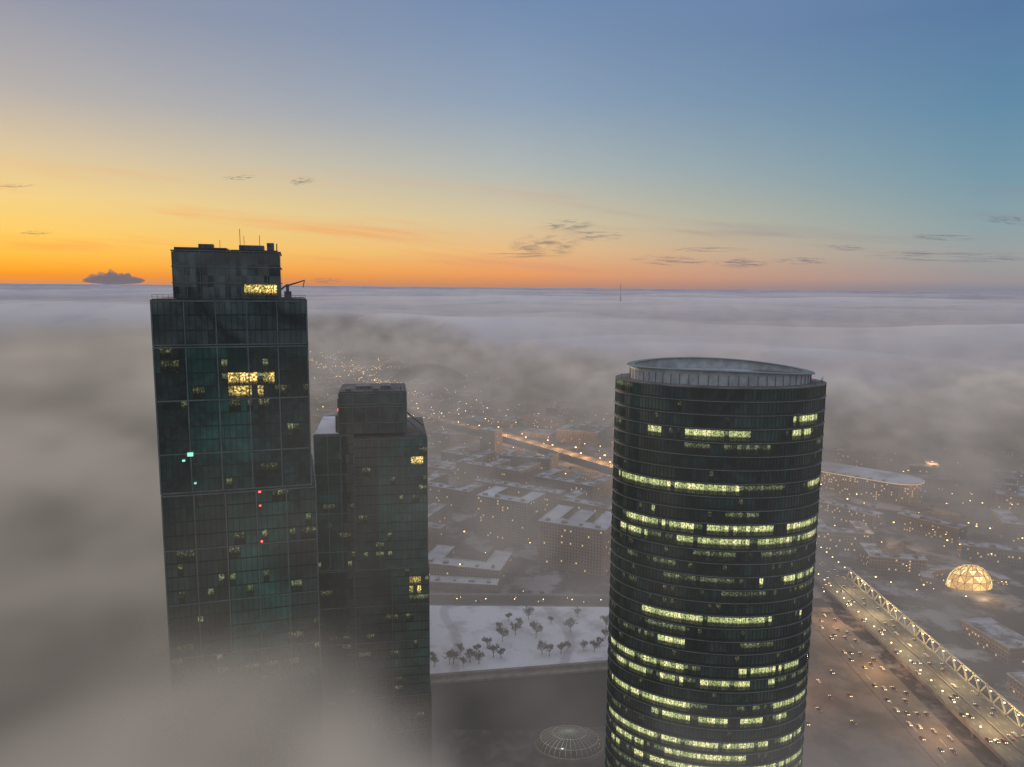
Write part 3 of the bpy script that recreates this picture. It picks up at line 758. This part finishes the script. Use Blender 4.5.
b.bar((xx,420,hh_),(xx,700,hh_),w_); b.bar((xx,420,8.2),(xx,700,8.2),w_)
b.obj('lattice_girder',['girder'],hb)
pier=None
for y_ in range(270,900,30):
    for xx in (HX0+4,HX1-4):
        if pier is None:
            b=MB(); b.box(-1,1,-1,1,0,6.4); pier=b.obj('bridge_pier',['concrete'],hb,(xx,y_,0))
        else:
            q=pier.copy(); COL.objects.link(q); q.location=(xx,y_,0)
b=MB()
for y_ in range(262,900,9):
    for xx in (HX0+5,HX0+10,HX1-10,HX1-5): b.box(xx-.08,xx+.08,y_,y_+3.5,8.005,8.01)
o=b.obj('lane_markings',['paint']); o['kind']='structure'
# ------------------------------------------------------------ street lamps
def lamp_mesh(h,head,mat):
    b=MB(); b.bar((0,0,0),(0,0,h),.3,0,.16); b.bar((0,0,h),(1.8,0,h+.4),.14); b.box(1.3,1.3+head,-head/2.4,head/2.4,h+.1,h+.1+head*.6,1)
    return b.obj('street_lamp',['steel',mat])
lw=lamp_mesh(9,1.5,'lampwarm'); lwh=lamp_mesh(10,1.0,'lampwhite'); lf=lamp_mesh(9,2.4,'lampave')
for o,l in ((lw,'street lamp glowing warm amber by the road'),(lwh,'pale white street lamp on the elevated highway'),(lf,'street lamp glowing amber along the avenue')):
    o['label']=l; o['category']='street lamp'; o['group']='street lamps of the city'
cnt=[0]; first={}
def add_lamp(src,x_,y_,z_,rot=0,sc=1):
    if src.name not in first: first[src.name]=1; o=src
    else: o=src.copy(); COL.objects.link(o)
    o.location=(x_,y_,z_); o.rotation_euler=(0,0,rot); o.scale=(sc,)*3; cnt[0]+=1
for y_ in range(425,860,14):
    add_lamp(lw,HX0-.8,y_,8.6,0,.6); add_lamp(lwh,HX1-.8,y_+6,8.6,math.pi,1.0)
rl=random.Random(3)
av=resample(avs,22)
for i,p in enumerate(av):
    if p[1]<900 or p[1]>3000: continue
    q=av[min(i+1,len(av)-1)]; d=Vector((q[0]-p[0],q[1]-p[1])); 
    if d.length<1e-3: continue
    if p[0]<-60 and i%3: continue
    d.normalize(); sd=12.5 if i%2 else -12.5
    add_lamp(lf,p[0]-d.y*sd,p[1]+d.x*sd,9,math.atan2(-d.x*sd,d.y*sd),rl.uniform(.7,1.0))
for x_ in range(-100,280,26): add_lamp(lw,x_,635.5,5.2,1.57,.5)
while cnt[0]<290:
    x_=rl.uniform(-800,1100); y_=rl.uniform(640,2700)
    if abs(x_)>y_*.72 or fog_mask(x_,y_)>.75 or (y_<660 and x_<345) : continue
    if x_<330 and y_<1500 and rl.random()<.6: continue
    add_lamp(lw,x_,y_,0,rl.uniform(0,6.28),rl.uniform(.5,1.0))
b=MB()
for i in range(2600):
    x_=rl.uniform(-1200,1200); y_=rl.uniform(650,3100)
    if abs(x_)>y_*.75 or fog_mask(x_,y_)>.93: continue
    if x_<300 and y_<1500 and rl.random()<.75: continue
    s_=rl.uniform(.2,.7)*(.55+y_/2200); z_=rl.uniform(4,16)
    b.bar((x_,y_,0),(x_,y_,z_),.15,0); b.box(x_-s_,x_+s_,y_-s_,y_+s_,z_,z_+s_*1.4,1)
# rows of lamps along boulevards running out under the fog edge
for (xa,ya,xb_,yb,n_) in ((-230,1520,-700,3050,110),(-330,1650,-860,3050,100),(-150,1800,-480,3000,60),(-640,2500,-260,2420,40),(-560,2150,-240,2080,36),(-760,2800,-360,2700,44),(-420,1880,-180,1830,26)):
    for k in range(n_):
        t=(k+rl.uniform(-.4,.4))/n_; x_=xa+(xb_-xa)*t+rl.choice([-7,7])+rl.uniform(-2,2)+14*math.sin(t*5); y_=ya+(yb-ya)*t
        s_=rl.uniform(.4,1.35)*(y_/2400); z_=rl.uniform(12,20)
        b.bar((x_,y_,0),(x_,y_,z_),.15,0); b.box(x_-s_,x_+s_,y_-s_,y_+s_,z_,z_+s_*1.4,2)
o=b.obj('distant_street_lamps',['steel','lampwarm','lampfar']); o['kind']='stuff'; o['label']='distant mass of amber city lights'; o['category']='street lamps'
def plight(x_,y_,z_,e,c=(1,.66,.34)):
    l=bpy.data.lights.new('lamp_light','POINT'); l.energy=e; l.color=c; l.shadow_soft_size=1.0
    o=bpy.data.objects.new('lamp_light',l); COL.objects.link(o); o.location=(x_,y_,z_)
for y_ in range(450,720,54): plight(HX0+18,y_,22,30000,(1,.76,.34))
for y_ in (450,530,610): plight(HX0-20,y_,22,34000,(1,.50,.19))
plight(205,500,26,42000,(1,.48,.19)); plight(205,590,26,42000,(1,.48,.19))
for p in resample(avs,105):
    if 1000<p[1]<1900: plight(p[0],p[1],20,60000 if p[0]>-40 else 12000,(1,.5,.16))
for p in ((430,800),(560,930),(420,1000),(640,1100)): plight(p[0],p[1],34,70000,(1,.55,.22))
# ------------------------------------------------------------ cars
def make_car(paint,label):
    prof=[(-2.2,.35),(-2.25,.75),(-2.1,.95),(-1.35,1.02),(-.75,1.45),(.55,1.47),(1.25,1.02),(2.05,.85),(2.25,.6),(2.2,.35)]
    V=[];n=len(prof)
    for sx,k in ((-.86,1),(.86,1)):
        for (yy,zz) in prof:
            inset=.14 if zz>1.1 else 0
            V.append(((sx-math.copysign(inset,sx)),yy,zz))
    F=[tuple(range(n))[::-1],tuple(range(n,2*n))]+[(i,(i+1)%n,n+(i+1)%n,n+i) for i in range(n)]
    root=mesh_obj('car',V,F,['car_'+paint]); root['label']=label; root['category']='car'; root['group']='cars driving on the city roads'
    kids=[]
    V=[(-.76,-.9,1.1),(-.76,.85,1.1),(-.735,.5,1.42),(-.735,-.7,1.42),(.76,-.9,1.1),(.76,.85,1.1),(.735,.5,1.42),(.735,-.7,1.42)]
    kids.append(mesh_obj('window',[(v[0]*1.03,v[1],v[2]) for v in V],[(0,3,2,1),(4,5,6,7),(1,2,6,5),(0,4,7,3)],['winglass'],None,root))
    for sx in (-.8,.8):
        for yy in (-1.35,1.4):
            V=[(sx+dx,yy+.33*math.cos(t*math.pi/5),.33+.33*math.sin(t*math.pi/5)) for dx in (-.12,.12) for t in range(10)]
            F=[tuple(range(10)),tuple(range(10,20))[::-1]]+[(i,(i+1)%10,10+(i+1)%10,10+i) for i in range(10)]
            kids.append(mesh_obj('wheel',V,F,['tyre'],None,root))
    for sx in (-.6,.6):
        b=MB(); b.box(sx-.24,sx+.24,2.2,2.34,.5,.86); kids.append(b.obj('headlight',['head'],root))
        b=MB(); b.box(sx-.22,sx+.22,-2.34,-2.18,.62,.92); kids.append(b.obj('tail_light',['tail'],root))
    return root,kids
cars=[make_car('silver','silver saloon car with lights on'),make_car('black','black saloon car with lights on'),make_car('white','white saloon car with lights on'),make_car('darkred','dark red saloon car with lights on'),make_car('blue','blue saloon car with lights on')]
fc=[False]*5; rc=random.Random(9)
def add_car(x_,y_,z_,rot):
    k=rc.choice([0,1,1,1,2,3,4,4])
    if not fc[k]:
        fc[k]=True; r=cars[k][0]; r.location=(x_,y_,z_); r.rotation_euler=(0,0,rot)
    else: copy_tree(cars[k][0],cars[k][1],(x_,y_,z_),rot)
for ln,(lx,dr) in enumerate([(HX0+3,1),(HX0+7.5,1),(HX0+12,1),(HX1-3,0),(HX1-7.5,0),(HX1-12,0)]):
    y_=425+rc.uniform(0,20)
    while y_<760:
        add_car(lx,y_,8.02,math.pi if dr else 0); y_+=rc.uniform(16,60)
for lx,dr in ((267,1),(272,1),(279,0),(285,0)):
    y_=425+rc.uniform(0,20)
    while y_<625:
        add_car(lx,y_,2.43,math.pi if dr else 0); y_+=rc.uniform(12,38)
for i in range(10):
    for j in range(6):
        if rc.random()<.33: add_car(170+j*15+rc.uniform(-2,2),460+i*17+rc.uniform(-3,3),2.22,rc.choice([0,3.14,3.14,.2]))
for i in range(14): add_car(-100+i*25+rc.uniform(-6,6),641 if i%2 else 649,5.25,1.57 if i%2 else -1.57)
# ------------------------------------------------------------ trees
def make_tree(seedv,h):
    r=random.Random(seedv); tb=MB(); cb=MB()
    tb.bar((0,0,-.3),(0.1,0,h*.3),.42,0,.3)
    def grow(p,d,L,w,dep):
        q=p+d*L
        (tb if dep<1 else cb).bar(p,q,w,0,w*.6)
        if dep>=5: return
        for i in range(3):
            nd=(d+Vector((r.uniform(-1,1),r.uniform(-1,1),r.uniform(-.3,.6)))*.8).normalized()
            grow(p.lerp(q,r.uniform(.35,1)),nd,L*r.uniform(.66,.86),max(w*.5,.075),dep+1)
    for i in range(5):
        a=i*1.257+r.uniform(-.4,.4)
        grow(Vector((.05,0,h*(.18+.03*i))),Vector((math.cos(a)*.55,math.sin(a)*.55,.9)).normalized(),h*.2,.2,0)
    root=empty('bare_tree',(0,0,0),'leafless winter tree standing on snow','tree','bare winter trees')
    return root,[tb.obj('trunk',['bark'],root),cb.obj('crown',['twig'],root)]
trees=[make_tree(31+i,h) for i,h in enumerate((13,11,15))]
ft=[False]*3; rt_=random.Random(21)
def add_tree(x_,y_,z_,s_=1):
    k=rt_.randrange(3)
    if not ft[k]: ft[k]=True; r=trees[k][0]; r.location=(x_,y_,z_); r.scale=(s_,)*3
    else: copy_tree(trees[k][0],trees[k][1],(x_,y_,z_),rt_.uniform(0,6.28),s_)
for (x_,y_) in [(-56,528),(-47,530),(-42,533),(-35,529),(-31,536),(-22,534),(-14,545),(-8,542),(-17,556),(-5,566),(4,578),(8,590),(-1,602),(16,606),(24,548),(31,546),(40,549),(46,556),(60,556),(66,552),(72,560),(77,575),(80,590),(-60,540),(22,572),(52,585),(-40,545),(-26,548),(90,560),(100,575),(-10,585),(34,600),(60,612)]:
    add_tree(x_+rt_.uniform(-1.5,1.5),y_+rt_.uniform(-2,2),3.0+smooth((y_-qy(x_))/5.25,2,14)*2.2,rt_.uniform(.7,1.25))
for i in range(24): add_tree(-110+i*10+rt_.uniform(-2,2),664+rt_.uniform(-1,5),0,rt_.uniform(.6,.9))
n_=0
while n_<110:
    x_=rt_.uniform(-160,620); y_=rt_.uniform(690,1250)
    if abs(x_)>y_*.7 or fog_mask(x_,y_)>.7 or blocked(x_,y_,8): continue
    add_tree(x_,y_,0,rt_.uniform(.7,1.2)); n_+=1
V=[];F=[]
for j in range(33):
    for i in range(49):
        X_=-370+i*5; Y_=2090+j*7; d_=((X_+250)/120)**2+((Y_-2200)/110)**2
        V.append((X_,Y_,-1+55*max(0,1-d_)**.7+ (7*abs(noise.noise(Vector((X_/9,Y_/9,2))))+5*noise.noise(Vector((X_/4,Y_/4,2))) if d_<1 else 0)))
for j in range(32):
    for i in range(48): p=j*49+i; F.append((p,p+1,p+50,p+49))
M['wood']=mat_noise('dark_bare_wood',(.02,.021,.022),(.05,.05,.05),.08,.95)
o=mesh_obj('wooded_hill',V,F,['wood']); o['kind']='structure'
# ------------------------------------------------------------ glowing arched pavilion
gp=empty('glass_arch_pavilion',(450,694,0),'glowing golden glass dome with lattice ribs','pavilion')
V=[];F=[];nU,nV=18,5
for j in range(nV+1):
    e_=j/nV*math.pi/2
    for i in range(nU):
        a=2*math.pi*i/nU; V.append((22*math.cos(e_)**1.05*math.cos(a),12*math.cos(e_)**1.05*math.sin(a),2+23*math.sin(e_)))
tri=[];tm=[]
rr=random.Random(2)
for j in range(nV):
    for i in range(nU):
        a,b_,c_,d_=j*nU+i,j*nU+(i+1)%nU,(j+1)*nU+(i+1)%nU,(j+1)*nU+i
        if (i+j)%2: tri+=[(a,b_,c_),(a,c_,d_)]
        else: tri+=[(a,b_,d_),(b_,c_,d_)]
        tm+=[rr.choice([0,0,1]),rr.choice([0,1,2])]
M['gold2']=mat_emit('amber_glass_glow',(1.0,.50,.10),1.3); M['gold3']=mat_emit('pale_gold_glass_glow',(1.0,.80,.34),2.6)
mesh_obj('glass_dome',V,tri,['gold','gold2','gold3'],tm,gp)
b=MB()
for (a,b_,c_) in tri: b.bar(V[a],V[b_],.3); b.bar(V[b_],V[c_],.3)
b.obj('dome_ribs',['steel'],gp)
plight(450,664,9,16000,(1,.6,.25))
dp=empty('round_glass_pavilion',(38,432,1.5),'round glass pavilion roof with pale radial ribs by the river','pavilion')
V=[];F=[];nU,nV=36,6
for j in range(nV+1):
    e_=j/nV*math.pi/2
    for i in range(nU):
        a=2*math.pi*i/nU; V.append((21*math.cos(e_)*math.cos(a),15*math.cos(e_)*math.sin(a),3+9*math.sin(e_)))
for j in range(nV):
    for i in range(nU): F.append((j*nU+i,j*nU+(i+1)%nU,(j+1)*nU+(i+1)%nU,(j+1)*nU+i))
mesh_obj('glass_roof',V,F,['winglass'],None,dp,smoothf=True)
b=MB()
for i in range(nU):
    for j in range(nV): b.bar(V[j*nU+i],V[(j+1)*nU+i],.24)
for j in (0,2,4):
    for i in range(nU): b.bar(V[j*nU+i],V[j*nU+(i+1)%nU],.3)
b.obj('roof_ribs',['girder'],dp)
Vv,Ff_=ring_solid(ell(21.5,15.5,nU),ell(20.5,14.5,nU),0,3); mesh_obj('base_wall',Vv,Ff_,['concrete'],None,dp)
plight(30,414,20,3500,(.75,.9,.65))
ms=empty('broadcast_mast',(868,6000,0),'slender broadcasting tower rising out of the fog','tower')
b=MB(); b.bar((0,0,0),(0,0,200),18,0,9); b.bar((0,0,200),(0,0,318),7,0,3); b.obj('shaft',['palesteel'],ms)
b=MB(); b.box(-8,8,-8,8,202,212,0,taper=2); b.obj('mast_gallery',['palesteel'],ms)
# ------------------------------------------------------------ sky clouds
m,nt=newmat('thin_cloud')
P=nt.new('ShaderNodeTexCoord').outputs['Object']
Xc,Yc,Zc=nt.sep(P)
r2=nt.math('ADD',nt.math('MULTIPLY',Xc,Xc),nt.math('MULTIPLY',Yc,Yc))
oi=nt.new('ShaderNodeObjectInfo').outputs['Random']
n=nt.noise(nt.vmath('ADD',nt.vmath('MULTIPLY',P,(1.8,2.8,2)),nt.comb(nt.math('MULTIPLY',oi,40),0,0)),1,5,.58,.6)
a_=nt.math('MULTIPLY',nt.mr(r2,1,.1),nt.mr(n,.40,.74))
a_=nt.math('MULTIPLY',a_,.7)
d=nt.new('ShaderNodeBsdfDiffuse'); d.inputs[0].default_value=(.38,.33,.36,1)
mx=nt.new('ShaderNodeMixShader'); nt.l.new(a_,mx.inputs[0]); nt.l.new(nt.new('ShaderNodeBsdfTransparent').outputs[0],mx.inputs[1]); nt.l.new(d.outputs[0],mx.inputs[2])
out(nt,mx.outputs[0]); M['cloud']=m
V=[];F=[]
for j in range(17):
    for i in range(33):
        X_=-1+i/16; Y_=-1+j/8; V.append((X_,Y_,.25*noise.noise(Vector((X_*3,Y_*3,1)))))
for j in range(16):
    for i in range(32): p=j*33+i; F.append((p,p+1,p+34,p+33))
cl=mesh_obj('thin_cloud',V,F,['cloud'],smoothf=True)
cl['label']='thin dark wisp of cloud in the dawn sky'; cl['category']='cloud'; cl['group']='wisps of cloud above the horizon'
first_c=True
for (X_,Z_,w,h) in [(-5069,2231,350,90),(-3895,2176,260,120),(-9206,2047,450,60),(-8889,1197,380,60),(988,1419,600,150),(615,1050,800,260),(1500,1235,650,120),(2944,791,850,110),(4249,755,600,110),(5374,806,650,80),(6206,1050,420,70),(8162,902,1900,130),(9280,1567,600,130),(7976,1255,700,80),(-3485,360,330,60),(3600,1000,900,60),(200,860,900,60)]:
    if first_c: o=cl; first_c=False
    else: o=cl.copy(); COL.objects.link(o)
    o.location=(X_,14000,Z_); o.scale=(w,h*3,h*.7); o.rotation_euler=(math.radians(22),0,math.radians(random.uniform(-8,8)))
bm=bmesh.new()
bmesh.ops.create_icosphere(bm,subdivisions=6,radius=1)
for v in bm.verts:
    n_=v.co.copy()
    k=1+.9*abs(noise.noise(Vector((n_.x*4.5+1,n_.y*2,n_.z*1.5+3))))+.5*noise.fractal(n_*3+Vector((3,1,2)),1,2,4)
    v.co=Vector((n_.x*560*(.85+.12*k),n_.y*280*k,(n_.z*130*k*(1-.45*abs(n_.x))) if n_.z>0 else n_.z*60))
me=bpy.data.meshes.new('puffy_cloud'); bm.to_mesh(me); bm.free(); me.polygons.foreach_set('use_smooth',[True]*len(me.polygons))
m,nt=newmat('grey_cloud_vapour')
ab=nt.new('ShaderNodeVolumeAbsorption'); ab.inputs[0].default_value=(0,0,0,1); ab.inputs[1].default_value=.010
em=nt.new('ShaderNodeEmission'); em.inputs[0].default_value=(.185,.16,.18,1); em.inputs[1].default_value=.010  # cloud glows by itself in place of the sky light it would scatter
ad=nt.new('ShaderNodeAddShader'); nt.l.new(ab.outputs[0],ad.inputs[0]); nt.l.new(em.outputs[0],ad.inputs[1])
out(nt,None,ad.outputs[0])
me.materials.append(m); o=bpy.data.objects.new('puffy_cloud',me); COL.objects.link(o); o.location=(-7491,14000,320)
o['label']='small puffy grey cloud resting on the fog horizon'; o['category']='cloud'
print('cands',len(cands),'lamps',cnt[0],'objs',len(bpy.data.objects))
